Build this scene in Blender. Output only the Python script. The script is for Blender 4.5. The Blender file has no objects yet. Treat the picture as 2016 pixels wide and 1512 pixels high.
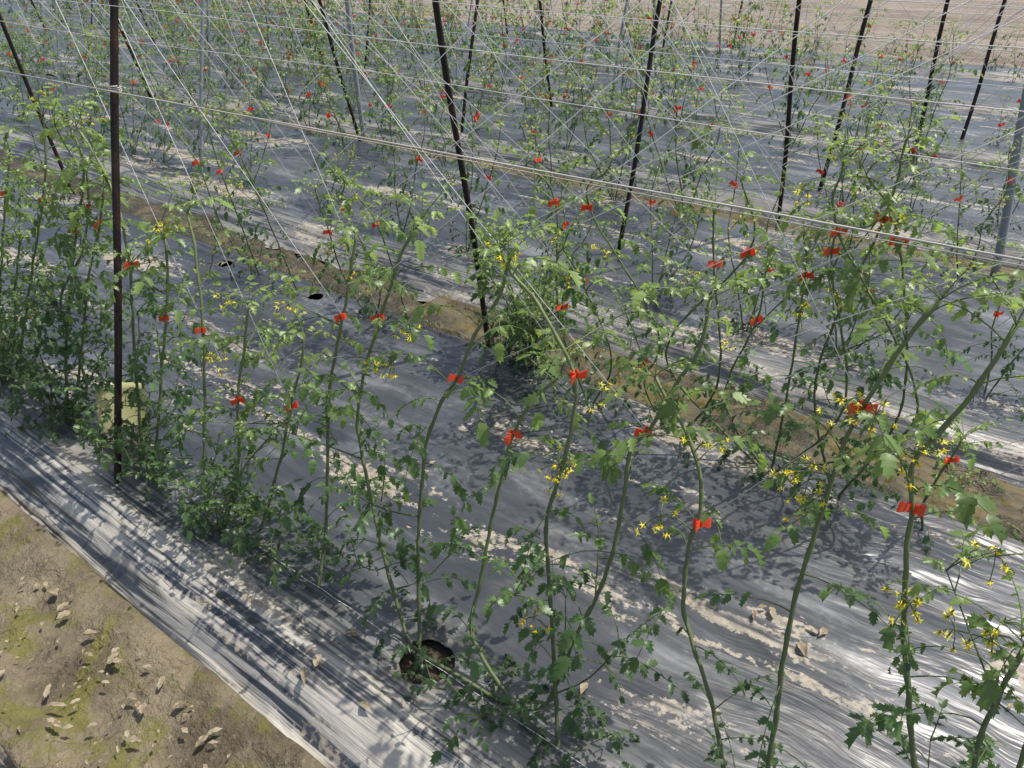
import bpy, math, random
import numpy as np
from mathutils import Vector, Matrix
random.seed(11)
SC = bpy.context.scene
COL = SC.collection
R = math.radians
H = 1.7; PITCH = R(31); F = 1500.0
CX, SX = .797, .604
YAW = math.atan2(SX, CX)
PERIOD = 2.3; BED0 = .54; BEDW = 1.96; BEDS_END = 12.95

# ------------------------------------------------------------------ survey helpers (photo bearing -> point in the field)
def bearing(px, py):
    a = (px-1008)/F; q = (756-py)/F
    b = math.cos(PITCH)+q*math.sin(PITCH); c = -math.sin(PITCH)+q*math.cos(PITCH)
    return Vector((CX*a-SX*b, SX*a+CX*b, c))
def on_plane(px, py, y0, s):
    d = bearing(px, py); t = (y0+s*H)/(d.y-s*d.z)
    return Vector((d.x*t, d.y*t, H+d.z*t))
def on_ground(px, py, z=0.0):
    d = bearing(px, py); t = (z-H)/d.z
    return Vector((d.x*t, d.y*t, z))
def project(p):
    a = CX*p.x+SX*p.y; b = -SX*p.x+CX*p.y; z = p.z-H
    f = b*math.cos(PITCH)-z*math.sin(PITCH); u = b*math.sin(PITCH)+z*math.cos(PITCH)
    if f < .1: return None
    return (1008+F*a/f, 756-F*u/f, f)
def seen(p, m=120):
    q = project(p)
    return q is not None and -m < q[0] < 2016+m and -m < q[1] < 1512+m

# ------------------------------------------------------------------ object helpers
def tag(o, label=None, cat=None, group=None, kind=None):
    if label: o['label'] = label
    if cat: o['category'] = cat
    if group: o['group'] = group
    if kind: o['kind'] = kind
    return o
def empty(name, loc, label, cat, group=None):
    o = bpy.data.objects.new(name, None); COL.objects.link(o)
    o.location = loc; o.empty_display_size = .05
    return tag(o, label, cat, group)
class MB:
    def __init__(s): s.v = []; s.f = []; s.m = []; s.c = []
    def add(s, vs, fs, mat=0, c=(1, 1, 1)):
        b = len(s.v); s.v += [tuple(v) for v in vs]; s.c += [c]*len(vs)
        for f in fs: s.f.append(tuple(i+b for i in f)); s.m.append(mat)
    def build(s, name, mats, parent=None, origin=None, smooth=True):
        me = bpy.data.meshes.new(name)
        vs = s.v if origin is None else [(a-origin[0], b-origin[1], c-origin[2]) for a, b, c in s.v]
        me.from_pydata(vs, [], s.f)
        for m in (mats if isinstance(mats, (list, tuple)) else [mats]): me.materials.append(m)
        me.polygons.foreach_set('material_index', s.m)
        me.polygons.foreach_set('use_smooth', [smooth]*len(s.f))
        at = me.color_attributes.new('Tint', 'FLOAT_COLOR', 'POINT')
        at.data.foreach_set('color', np.array([(c[0], c[1], c[2], 1) for c in s.c], dtype=np.float32).ravel())
        o = bpy.data.objects.new(name, me); COL.objects.link(o)
        if parent: o.parent = parent
        elif origin is not None: o.location = origin
        return o
    def tube(s, pts, rad, n=6, mat=0, c=(1, 1, 1), cap=True):
        pts = [Vector(p) for p in pts]; k = len(pts)
        rr = rad if isinstance(rad, (list, tuple)) else [rad]*k
        ref = Vector((.31, .87, .39)); vs = []
        for i, p in enumerate(pts):
            d = (pts[min(i+1, k-1)]-pts[max(i-1, 0)])
            if d.length < 1e-9: d = Vector((0, 0, 1))
            d.normalize()
            a = d.cross(ref)
            if a.length < .05: a = d.cross(Vector((1, 0, 0)))
            a.normalize(); b = d.cross(a)
            for j in range(n):
                t = 2*math.pi*j/n
                vs.append(p+(a*math.cos(t)+b*math.sin(t))*rr[i])
        fs = [(i*n+j, i*n+(j+1) % n, (i+1)*n+(j+1) % n, (i+1)*n+j) for i in range(k-1) for j in range(n)]
        if cap: fs += [tuple(range(n))[::-1], tuple(range((k-1)*n, k*n))]
        s.add(vs, fs, mat, c)
def dup(root, loc, rotz=0, scale=1, label=None, group=None):
    r = root.copy(); COL.objects.link(r); r.location = loc; r.rotation_euler = (0, 0, rotz); r.scale = (scale,)*3
    if label: r['label'] = label
    if group: r['group'] = group
    for ch in root.children:
        c = ch.copy(); COL.objects.link(c); c.parent = r
    return r

# ------------------------------------------------------------------ materials
def new_mat(name):
    m = bpy.data.materials.new(name); m.use_nodes = True
    nt = m.node_tree; nt.nodes.clear()
    return m, nt
class NT:
    def __init__(s, nt): s.t = nt; s.L = nt.links
    def n(s, typ, **kw):
        x = s.t.nodes.new(typ)
        for k, v in kw.items(): setattr(x, k, v)
        return x
    def lk(s, a, b): s.L.new(a, b)
    def val(s, inp, v):
        if hasattr(v, 'is_output'): s.lk(v, inp)
        else: inp.default_value = v
    def noise(s, vec, scale, detail=4, rough=.55, dist=0):
        x = s.n('ShaderNodeTexNoise'); s.lk(vec, x.inputs['Vector'])
        x.inputs['Scale'].default_value = scale; x.inputs['Detail'].default_value = detail
        x.inputs['Roughness'].default_value = rough; x.inputs['Distortion'].default_value = dist
        return x.outputs['Fac']
    def mapv(s, vec, sc, rot=(0, 0, 0)):
        x = s.n('ShaderNodeMapping'); s.lk(vec, x.inputs['Vector']); x.inputs['Scale'].default_value = sc; x.inputs['Rotation'].default_value = rot
        return x.outputs[0]
    def ramp(s, f, a, b):
        x = s.n('ShaderNodeMapRange'); x.interpolation_type = 'SMOOTHSTEP'; s.val(x.inputs['Value'], f)
        x.inputs['From Min'].default_value = a; x.inputs['From Max'].default_value = b
        return x.outputs[0]
    def math(s, op, a, b=0.0):
        x = s.n('ShaderNodeMath', operation=op); s.val(x.inputs[0], a); s.val(x.inputs[1], b); return x.outputs[0]
    def crease(s, f):
        return s.math('SUBTRACT', 1.0, s.math('ABSOLUTE', s.math('SUBTRACT', s.math('MULTIPLY', f, 4.0), 2.0)))
    def mix(s, f, a, b):
        x = s.n('ShaderNodeMix', data_type='RGBA'); s.val(x.inputs[0], f)
        for i, v in ((6, a), (7, b)):
            if hasattr(v, 'is_output'): s.lk(v, x.inputs[i])
            else: x.inputs[i].default_value = (*v, 1)
        return x.outputs[2]
    def bump(s, h, strength, dist, nrm=None):
        x = s.n('ShaderNodeBump'); s.lk(h, x.inputs['Height']); x.inputs['Strength'].default_value = strength; x.inputs['Distance'].default_value = dist
        if nrm: s.lk(nrm, x.inputs['Normal'])
        return x.outputs[0]
    def bsdf(s, col, rough=.5, spec=.5, nrm=None, metal=0, ior=1.5):
        x = s.n('ShaderNodeBsdfPrincipled')
        if hasattr(col, 'is_output'): s.lk(col, x.inputs['Base Color'])
        else: x.inputs['Base Color'].default_value = (*col, 1)
        s.val(x.inputs['Roughness'], rough); s.val(x.inputs['Specular IOR Level'], spec); x.inputs['Metallic'].default_value = metal; x.inputs['IOR'].default_value = ior
        if nrm: s.lk(nrm, x.inputs['Normal'])
        return x.outputs[0]
    def out(s, sh):
        o = s.n('ShaderNodeOutputMaterial'); s.lk(sh, o.inputs['Surface'])
    def pos(s): return s.n('ShaderNodeNewGeometry').outputs['Position']
    def attr(s, nm):
        x = s.n('ShaderNodeAttribute'); x.attribute_name = nm
        return x.outputs['Color']
    def sep(s, c):
        x = s.n('ShaderNodeSeparateColor'); s.lk(c, x.inputs[0]); return x.outputs

# leaf
M = {}
m, nt = new_mat('tomato_leaf'); N = NT(nt)
c = N.attr('Tint')
oc = N.n('ShaderNodeTexCoord').outputs['Object']
nz = N.noise(oc, 70, 1)
c2 = N.mix(N.ramp(nz, .40, .85), c, N.mix(.28, c, (.19, .22, .15)))
bs = N.bsdf(c2, .40, .5)
tr = N.n('ShaderNodeBsdfTranslucent')
hs = N.n('ShaderNodeHueSaturation'); N.lk(c, hs.inputs['Color']); hs.inputs['Value'].default_value = 2.0; hs.inputs['Saturation'].default_value = 1.1; hs.inputs['Hue'].default_value = .485
N.lk(hs.outputs[0], tr.inputs['Color'])
mx = N.n('ShaderNodeMixShader'); mx.inputs[0].default_value = .40; N.lk(bs, mx.inputs[1]); N.lk(tr.outputs[0], mx.inputs[2])
N.out(mx.outputs[0]); M['leaf'] = m
# stem
m, nt = new_mat('tomato_stem'); N = NT(nt)
oc = N.n('ShaderNodeTexCoord').outputs['Object']
c2 = N.mix(N.ramp(N.noise(oc, 30, 2), .35, .7), N.attr('Tint'), N.mix(.5, N.attr('Tint'), (.17, .16, .09)))
N.out(N.bsdf(c2, .6, .35)); M['stem'] = m
# petals
m, nt = new_mat('tomato_petal'); N = NT(nt)
c = N.attr('Tint'); bs = N.bsdf(c, .5, .3); tr = N.n('ShaderNodeBsdfTranslucent'); N.lk(c, tr.inputs['Color'])
mx = N.n('ShaderNodeMixShader'); mx.inputs[0].default_value = .35; N.lk(bs, mx.inputs[1]); N.lk(tr.outputs[0], mx.inputs[2])
N.out(mx.outputs[0]); M['petal'] = m
# clip plastic
m, nt = new_mat('red_clip_plastic'); N = NT(nt)
oi = N.n('ShaderNodeObjectInfo').outputs['Random']
c = N.mix(oi, (.92, .10, .025), (.94, .19, .085))
bs = N.bsdf(c, .4, .4); tr = N.n('ShaderNodeBsdfTranslucent'); N.lk(c, tr.inputs['Color'])
mx = N.n('ShaderNodeMixShader'); mx.inputs[0].default_value = .42; N.lk(bs, mx.inputs[1]); N.lk(tr.outputs[0], mx.inputs[2])
N.out(mx.outputs[0]); M['clip'] = m
# twine
m, nt = new_mat('white_twine'); N = NT(nt)
N.out(N.bsdf((.78, .77, .74), .6, .3)); M['twine'] = m
m, nt = new_mat('white_rope'); N = NT(nt)
p = N.pos()
N.out(N.bsdf(N.mix(N.noise(p, 45, 3), (.44, .41, .35), (.70, .67, .60)), .7, .3)); M['rope'] = m
# rusty pole
m, nt = new_mat('rusty_steel'); N = NT(nt); p = N.pos()
n1 = N.noise(N.mapv(p, (14, 14, 4)), 2.2, 4)
c = N.mix(N.ramp(n1, .42, .7), (.014, .009, .0075), (.055, .024, .016))
c = N.mix(N.ramp(N.noise(p, 130, 3), .62, .75), c, (.10, .06, .042))
N.out(N.bsdf(c, .6, .4, N.bump(N.noise(p, 160, 3), .5, .003))); M['rust'] = m
m, nt = new_mat('galvanised_steel'); N = NT(nt); p = N.pos()
c = N.mix(N.noise(N.mapv(p, (20, 20, 5)), 2, 4), (.24, .26, .265), (.38, .40, .41))
N.out(N.bsdf(c, .5, .5, None, .15)); M['galv'] = m
# dry leaf
m, nt = new_mat('dry_leaf'); N = NT(nt)
oi = N.n('ShaderNodeObjectInfo').outputs['Random']; oc = N.n('ShaderNodeTexCoord').outputs['Object']
c = N.mix(oi, (.32, .265, .18), (.15, .105, .06)); c = N.mix(N.ramp(N.noise(oc, 50, 3), .4, .7), c, (.33, .285, .20))
N.out(N.bsdf(c, .7, .3)); M['dry'] = m
# sticky trap
m, nt = new_mat('sticky_yellow_card'); N = NT(nt); oc = N.n('ShaderNodeTexCoord').outputs['Object']
v = N.n('ShaderNodeTexVoronoi'); N.lk(oc, v.inputs['Vector']); v.inputs['Scale'].default_value = 80
bug = N.math('MULTIPLY', N.math('LESS_THAN', v.outputs['Distance'], .13), N.math('GREATER_THAN', N.noise(oc, 25, 1), .48))
c = N.mix(N.noise(oc, 9, 3), (.70, .66, .33), (.76, .73, .47)); c = N.mix(bug, c, (.20, .17, .07))
bs = N.bsdf(c, .3, .5); tr = N.n('ShaderNodeBsdfTranslucent'); N.lk(c, tr.inputs['Color'])
mx = N.n('ShaderNodeMixShader'); mx.inputs[0].default_value = .5; N.lk(bs, mx.inputs[1]); N.lk(tr.outputs[0], mx.inputs[2])
N.out(mx.outputs[0]); M['trap'] = m
# water
m, nt = new_mat('muddy_water'); N = NT(nt); p = N.pos()
c = N.mix(N.ramp(N.noise(N.mapv(p, (2, 5, 1)), 3, 3), .35, .65), (.060, .044, .012), (.125, .095, .030))
N.out(N.bsdf(c, .03, .5, N.bump(N.noise(p, 14, 1), .03, .01), 0, 1.7)); M['water'] = m
# film
m, nt = new_mat('black_mulch_film'); N = NT(nt); p = N.pos()
mk = N.sep(N.attr('Mask'))
warp = N.n('ShaderNodeVectorMath', operation='ADD'); N.lk(p, warp.inputs[0])
nw = N.n('ShaderNodeTexNoise'); N.lk(p, nw.inputs['Vector']); nw.inputs['Scale'].default_value = 1.9; nw.inputs['Detail'].default_value = 3
sc_ = N.n('ShaderNodeVectorMath', operation='SCALE'); N.lk(nw.outputs['Color'], sc_.inputs[0]); sc_.inputs['Scale'].default_value = .20
N.lk(sc_.outputs[0], warp.inputs[1]); wp = warp.outputs[0]
streak = N.noise(N.mapv(wp, (1.5, 13, 1), (0, 0, .04)), 1, 5, .56)
fine = N.noise(N.mapv(p, (1.6, 80, 1), (0, 0, .02)), 1, 3, .6)
cloud = N.noise(N.mapv(p, (1.0, 2.6, 1)), 1.5, 5, .62)
spk = N.noise(p, 44, 3, .72)
patch = N.noise(N.mapv(wp, (.8, 3.3, 1), (0, 0, .05)), 1.25, 6, .68, .5)
wrk = N.noise(N.mapv(wp, (4.0, 20, 1), (0, 0, .22)), 1, 3, .55)
base = N.mix(N.ramp(cloud, .35, .7), (.028, .031, .034), (.062, .066, .069))
smear = N.math('MULTIPLY', N.ramp(streak, .46, .70), N.ramp(cloud, .40, .62))
base = N.mix(N.math('MULTIPLY', smear, .46), base, (.25, .255, .258))
base = N.mix(N.math('MULTIPLY', N.math('MULTIPLY', N.ramp(spk, .46, .70), N.ramp(cloud, .48, .64)), .34), base, (.28, .275, .262))
sandn = N.math('ADD', patch, N.math('MULTIPLY', N.math('SUBTRACT', spk, .5), .26))
sand = N.math('MULTIPLY', N.ramp(sandn, .575, .607), N.ramp(streak, .34, .50))
base = N.mix(N.math('MULTIPLY', sand, .88), base, N.mix(N.ramp(spk, .3, .7), (.17, .14, .10), (.38, .33, .25)))
pale = N.math('MULTIPLY', mk[0], N.ramp(N.math('ADD', N.math('MULTIPLY', streak, .6), N.math('MULTIPLY', fine, .9)), .66, .82))
base = N.mix(N.math('MULTIPLY', pale, .92), base, N.mix(cloud, (.37, .355, .32), (.57, .52, .42)))
darke = N.math('MULTIPLY', mk[1], N.ramp(fine, .36, .52))
base = N.mix(N.math('MULTIPLY', darke, .88), base, (.012, .012, .013))
base = N.mix(N.math('MULTIPLY', mk[2], N.ramp(spk, .45, .62)), base, (.20, .165, .115))
rg = N.math('ADD', N.math('MULTIPLY', sand, .42), N.math('ADD', .23, N.math('MULTIPLY', cloud, .17)))
hg = N.math('ADD', N.math('MULTIPLY', N.crease(wrk), .20), N.math('ADD', streak, N.math('MULTIPLY', N.math('MULTIPLY', fine, .6), N.math('ADD', mk[0], .08))))
nb = N.bump(hg, .36, .022)
N.out(N.bsdf(base, rg, .5, nb, 0, 1.72)); M['film'] = m
# soil
m, nt = new_mat('field_soil'); N = NT(nt); p = N.pos(); mk = N.sep(N.attr('Mask'))
n1 = N.noise(p, 3.2, 6, .65); n2 = N.noise(p, 38, 4, .7); n3 = N.noise(p, 9, 4, .6)
base = N.mix(N.ramp(n1, .34, .66), (.080, .063, .038), (.215, .176, .114))
base = N.mix(N.math('MULTIPLY', N.ramp(n2, .5, .75), .45), base, (.28, .24, .165))
moss = N.math('MULTIPLY', N.ramp(N.noise(p, 5.0, 5, .70, .5), .49, .60), .8)
base = N.mix(N.math('MULTIPLY', moss, mk[1]), base, N.mix(n2, (.080, .082, .016), (.19, .178, .036)))
yy = N.n('ShaderNodeSeparateXYZ'); N.lk(p, yy.inputs[0])
fur = N.ramp(yy.outputs[1], 2.0, 2.3)
base = N.mix(N.math('MULTIPLY', fur, .92), base, N.mix(N.ramp(n3, .42, .68), (.032, .026, .012), (.120, .096, .046)))
vo = N.n('ShaderNodeTexVoronoi', feature='DISTANCE_TO_EDGE'); pw = N.n('ShaderNodeVectorMath', operation='ADD'); N.lk(p, pw.inputs[0])
q = N.n('ShaderNodeTexNoise'); N.lk(p, q.inputs['Vector']); q.inputs['Scale'].default_value = 14; q.inputs['Detail'].default_value = 1
qs = N.n('ShaderNodeVectorMath', operation='SCALE'); N.lk(q.outputs['Color'], qs.inputs[0]); qs.inputs['Scale'].default_value = .09; N.lk(qs.outputs[0], pw.inputs[1])
N.lk(pw.outputs[0], vo.inputs['Vector']); vo.inputs['Scale'].default_value = 11
crack = N.math('MULTIPLY', N.math('SUBTRACT', 1.0, N.ramp(vo.outputs['Distance'], .0, .03)), N.ramp(N.noise(p, 4, 1), .48, .58))
base = N.mix(N.math('MULTIPLY', crack, .55), base, (.05, .036, .024))
fld = N.mix(N.ramp(N.noise(N.mapv(p, (.25, 2.6, 1)), 1, 4), .35, .65), (.20, .165, .13), (.30, .255, .205))
fld = N.mix(N.math('MULTIPLY', N.ramp(n3, .5, .75), .5), fld, (.14, .115, .09))
base = N.mix(mk[2], base, fld)
base = N.mix(mk[0], base, N.mix(n2, (.045, .035, .024), (.11, .085, .06)))
hh = N.math('ADD', n3, N.math('MULTIPLY', n2, .8))
rgh = N.math('SUBTRACT', .9, N.math('MULTIPLY', N.math('MULTIPLY', fur, N.math('SUBTRACT', 1.0, mk[2])), .55))
N.out(N.bsdf(base, rgh, .4, N.bump(hh, 1.0, .028))); M['soil'] = m

# ------------------------------------------------------------------ numpy noise
def vn(x, y, seed=0.0):
    xi = np.floor(x); yi = np.floor(y); fx = x-xi; fy = y-yi
    fx = fx*fx*(3-2*fx); fy = fy*fy*(3-2*fy)
    def h(a, b):
        s = np.sin(a*127.1+b*311.7+seed*74.7)*43758.5453
        return s-np.floor(s)
    return (h(xi, yi)*(1-fx)+h(xi+1, yi)*fx)*(1-fy)+(h(xi, yi+1)*(1-fx)+h(xi+1, yi+1)*fx)*fy
def sst(t):
    t = np.clip(t, 0, 1); return t*t*(3-2*t)
def grid_mesh(name, X, Y, Z, mask, mat, keep=None):
    ny, nx = X.shape
    me = bpy.data.meshes.new(name)
    idx = np.arange(nx*ny).reshape(ny, nx)
    q = np.stack([idx[:-1, :-1], idx[:-1, 1:], idx[1:, 1:], idx[1:, :-1]], -1).reshape(-1, 4)
    if keep is not None: q = q[keep.ravel()]
    me.vertices.add(nx*ny); me.vertices.foreach_set('co', np.stack([X, Y, Z], -1).astype(np.float32).ravel())
    me.loops.add(q.size); me.loops.foreach_set('vertex_index', q.astype(np.int32).ravel())
    me.polygons.add(len(q)); me.polygons.foreach_set('loop_start', np.arange(0, q.size, 4, dtype=np.int32))
    me.polygons.foreach_set('loop_total', np.full(len(q), 4, dtype=np.int32))
    me.update(calc_edges=True)
    me.polygons.foreach_set('use_smooth', np.ones(len(q), dtype=bool))
    at = me.color_attributes.new('Mask', 'FLOAT_COLOR', 'POINT')
    at.data.foreach_set('color', np.concatenate([mask, np.ones((ny, nx, 1))], -1).astype(np.float32).ravel())
    me.materials.append(mat)
    o = bpy.data.objects.new(name, me); COL.objects.link(o); return o

# ------------------------------------------------------------------ ground
xs = np.concatenate([-np.geomspace(400, 10, 18), np.arange(-9.5, -4.2, .12), np.arange(-4.2, 2.4, .02), np.arange(2.4, 8, .2), np.geomspace(8, 400, 16)])
ysl = [-np.geomspace(300, 1, 14), np.arange(-.9, .62, .016), np.arange(.66, 2.44, .05), np.arange(2.44, 2.92, .018)]
for k in range(1, 6):
    b = BED0+PERIOD*k
    ysl += [np.arange(b+.1, b+BEDW-.06, .12), np.arange(b+BEDW-.05, b+BEDW+.42, .035)]
ysl += [np.arange(BEDS_END-.3, 34, .11), np.geomspace(34.5, 600, 26)]
ys = np.unique(np.round(np.concatenate(ysl), 4))
X, Y = np.meshgrid(xs, ys)
loc = np.mod(Y-BED0, PERIOD); inbeds = (Y > BED0-PERIOD) & (Y < BEDS_END)
Z = .028*(vn(X*5, Y*5, 1)-.5)+.018*(vn(X*14, Y*14, 2)-.5)+.012*(vn(X*35, Y*35, 3)-.5)
path = (loc > BEDW) & inbeds
Z = np.where(path, Z*np.where(Y > 2, 1.9, 1)-.03*np.sin(np.clip((loc-BEDW)/.34, 0, 1)*math.pi), Z)
under = inbeds & (loc <= BEDW)
e = np.minimum(loc, BEDW-loc)
Zu = np.where(e < .22, -.065, -.065+.105*sst((e-.22)/.08))
Z = np.where(under & (e > .05), Zu, Z)
Z = np.where(inbeds & (Y > 2) & (loc <= .05), -.065, Z)
Z = np.where(inbeds & (Y > 2) & (loc > BEDW+.26), Z-.03, Z)
Z = np.where(inbeds, Z, Z*1.2+.045*np.sin(Y*2*math.pi/.62)*(np.abs(Y) < 60))
Z = np.where((Y > BEDS_END-.4) & (Y < BEDS_END), -.06, Z)
mask = np.zeros(X.shape+(3,))
mask[..., 0] = under & (e > .2)
mask[..., 1] = (np.abs(Y) < 3.2)*1.0
mask[..., 2] = sst((Y-BEDS_END+.1)/.2)
g = grid_mesh('ground', X, Y, Z, mask, M['soil']); tag(g, kind='structure')

# water in the furrows
for (ya, yb, xa, xb) in ((2.47, 2.80, -2.6, 2.2), (4.77, 5.10, -6, 3)):
    wx = np.linspace(xa, xb, 40); wy = np.linspace(ya, yb, 5)
    wX, wY = np.meshgrid(wx, wy)
    w = grid_mesh('water', wX, wY, np.full(wX.shape, -.019), np.zeros(wX.shape+(3,)), M['water']); tag(w, kind='structure')

# ------------------------------------------------------------------ plant holes
FRONT = {k: BED0+PERIOD*k+.38 for k in range(-1, 6)}
BACK = {k: BED0+PERIOD*k+1.71 for k in range(-1, 6)}
holes0 = [(on_ground(822, 1318, .07).x, FRONT[0], .072)]
holes0 += [(-2.97+.77*k, BACK[0], .04) for k in range(-1, 1)]
def film(k, xs, dy, holes, label, width=BEDW):
    lo = -.12 if k > 0 else 0.0
    y0 = BED0+PERIOD*k+lo; W = width-lo
    yl1 = np.arange(0, W+1e-6, dy)
    X, yl = np.meshgrid(xs, yl1)
    e = np.minimum(yl, W-yl); edge = np.exp(-e/.18)
    rag = np.where(yl < 1, .05 if k <= 0 else .11, .12)
    Y = y0+yl+(vn(X*1.7, yl*0+k+np.where(yl < 1, 0, 31), 5)-.5)*rag*np.exp(-e/.08)+(vn(X*6, yl*0+k+np.where(yl < 1, 0, 31), 6)-.5)*.035*np.exp(-e/.04)+(vn(X*17, yl*0+k, 16)-.5)*.010*np.exp(-e/.03)
    bury = .055 if k <= 0 else .06
    Z = -bury+(.07+bury)*np.minimum(sst(yl/.23), sst((W-yl)/.17))+.022*(vn(X*1.6, yl*2.6+9*k, 7)-.5)
    yy = yl+.05*vn(X*.9, yl*2, 8)+.018*vn(X*4, yl*5, 9)
    def ridge(a): return 1-np.abs(2*a-1)
    Z += (.020*edge+.0018)*(ridge(vn(X*.9, yy*24+k*7, 10))**2-.3)
    Z += (.0115*edge+.0004)*(ridge(vn(X*1.8, yy*50, 11))-.4)
    Z += (.004+.013*edge)*(ridge(vn(X*4+yl*6, yl*9-X*2, 12))**3-.3)
    hm = np.zeros_like(X); dead = np.zeros(X.shape, bool)
    for i, (hx, hy, hr) in enumerate(holes):
        dX = X-hx; dY = Y-hy; r = np.sqrt(dX*dX+dY*dY); th = np.arctan2(dY, dX)
        near = r < .6
        if not near.any(): continue
        amp = .0050*np.exp(-np.abs(r-hr-.05)/.09)*near
        Z += amp*(ridge(vn(th*7.3+20, r*3, 20+i))*1.6-.8)-.010*np.exp(-(r/.12)**2)
        hm = np.maximum(hm, np.exp(-np.maximum(r-hr, 0)/.03)*near)
        rr = hr*(1+.05*np.sin(3*th+i)+.03*np.sin(7*th+2*i))
        ins = r < rr+.004
        X = np.where(ins & (r > 1e-6), hx+np.cos(th)*rr, X); Y = np.where(ins & (r > 1e-6), hy+np.sin(th)*rr, Y)
        dead |= ins
    keep = ~(dead[:-1, :-1] & dead[:-1, 1:] & dead[1:, 1:] & dead[1:, :-1])
    mask = np.stack([np.exp(-np.maximum(yl-.22, 0)/.09)*(1 if k <= 0 else .45), np.exp(-np.maximum(W-yl-.1, 0)/.12), hm*.8], -1)
    o = grid_mesh('mulch_film', X, Y, Z, mask, M['film'], keep)
    return tag(o, label, 'plastic sheet')
cl = lambda a, b, f0, f1, s: np.concatenate([np.arange(a, f0, .25), np.arange(f0, f1, s), np.arange(f1, b, .25)])
film(-1, cl(-6, 2, -1.9, -1.2, .012), .03, [], 'corner of grey plastic mulch film across the soil path')
film(0, cl(-16, 6, -4.2, 2.0, .0105), .0075, holes0, 'nearest sheet of black plastic mulch film with round planting holes')
film(1, cl(-26, 9, -7, 3, .022), .012, [], 'second sheet of black plastic mulch film beyond the wet furrow')
film(2, cl(-36, 11, -9, 5, .06), .02, [], 'third sheet of black plastic mulch film counted from the camera')
film(3, cl(-40, 13, -10, 6, .12), .03, [], 'fourth sheet of black plastic mulch film counted from the camera')
film(4, cl(-44, 14, -2, 2, .12), .04, [], 'fifth sheet of black plastic mulch film counted from the camera')
film(5, cl(-44, 16, -2, 2, .12), .04, [], 'farthest sheet of plastic mulch film beside the bare ploughed field', .88)

# ------------------------------------------------------------------ plants
def lerp(a, b, t): return tuple(a[i]*(1-t)+b[i]*t for i in range(3))
DARK = (.045, .092, .038); MID = (.084, .160, .046); YOUNG = (.200, .292, .075)
def leaf_tint(t, rng):
    c = lerp(DARK, MID, min(1, t*1.6)) if t < .6 else lerp(MID, YOUNG, (t-.6)/.4)
    k = rng.uniform(.70, 1.3); w = rng.uniform(0, .15)
    c = lerp(c, (.14, .17, .11), w)
    return tuple(x*k for x in c)
T_HI = [0, .09, .22, .33, .47, .58, .73, .84, 1]; W_HI = [.03, .30, .50, .31, .43, .24, .30, .10, 0]
T_LO = [0, .3, .65, 1]; W_LO = [.05, .48, .34, 0]
def leaflet(mb, base, d, up, L, W, tint, rng, lod):
    d = d.normalized(); s = d.cross(up)
    if s.length < .05: s = d.cross(Vector((.6, .5, .1)))
    s.normalize(); n = s.cross(d).normalized()
    T, WW = (T_HI, W_HI) if lod else (T_LO, W_LO)
    cv = rng.uniform(.1, 1.0); fold = rng.uniform(-.12, .65); tw = rng.uniform(-.7, .7); k = len(T)
    vs = []
    for i in range(k):
        t = T[i]; mid = base+d*(L*(t-.18*cv*t*t))-n*(cv*.55*L*t*t)
        ww = W*WW[i]; sd = (s+n*tw*t).normalized()
        lift = n*(fold*ww)-n*(.25*ww*(1 if i % 2 else 0)*cv)
        sw = d*(.12*L if (lod and i % 2 == 0 and 0 < i < k-1) else 0)
        if i == k-1: vs += [mid]
        else: vs += [mid, mid+sd*ww+lift+sw, mid-sd*ww+lift+sw]
    fs = []
    for i in range(k-2):
        a = 3*i; b = 3*i+3
        fs += [(a, a+1, b+1, b), (a+2, a, b, b+2)]
    a = 3*(k-2); b = 3*(k-1); fs += [(a, a+1, b), (a+2, a, b)]
    mb.add(vs, fs, 0, tint)
def compound(mb, o, az, elev, L, size, tnt, rng, lod, droop=1.2):
    pts = [o]; seg = L/6; p = o.copy(); el = elev; tg = []
    a = az
    for i in range(6):
        d = Vector((math.cos(a)*math.cos(el), math.sin(a)*math.cos(el), math.sin(el)))
        p = p+d*seg; pts.append(p.copy()); tg.append(d); el -= droop/6; a += rng.uniform(-.12, .12)
    if lod: mb.tube(pts, [.0016-.0001*i*1.5 for i in range(7)], 3, 0, lerp(leaf_tint(.85, rng), (.15, .18, .09), .5), cap=False)
    else: mb.tube(pts[::3], .0014, 3, 0, (.13, .17, .08), cap=False)
    fr = [(2, .55), (3, .85), (4, .75), (5, .95)] if lod else [(3, .9), (5, 1)]
    if rng.random() < .4: fr = fr[1:]
    up = Vector((0, 0, 1))
    for i, sz in fr:
        d = tg[min(i, 5)]; sd = d.cross(up)
        if sd.length < .05: sd = Vector((1, 0, 0))
        sd.normalize()
        for sg in (-1, 1):
            if rng.random() < .1: continue
            q = pts[i]+d*rng.uniform(-.008, .008)
            dd = sd*sg*rng.uniform(.7, 1.1)+d*rng.uniform(.3, .9)+Vector((0, 0, rng.uniform(-.8, .1)))
            l = size*sz*rng.uniform(.7, 1.2)
            leaflet(mb, q, dd, up+Vector((rng.uniform(-.6, .6), rng.uniform(-.6, .6), 0)), l, l*rng.uniform(.50, .74), leaf_tint(tnt, rng), rng, lod)
    dd = tg[-1]+Vector((0, 0, rng.uniform(-.5, 0))); l = size*rng.uniform(1.0, 1.3)
    leaflet(mb, pts[-1], dd, up+Vector((rng.uniform(-.5, .5), rng.uniform(-.5, .5), 0)), l, l*rng.uniform(.5, .7), leaf_tint(tnt, rng), rng, lod)
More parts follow.
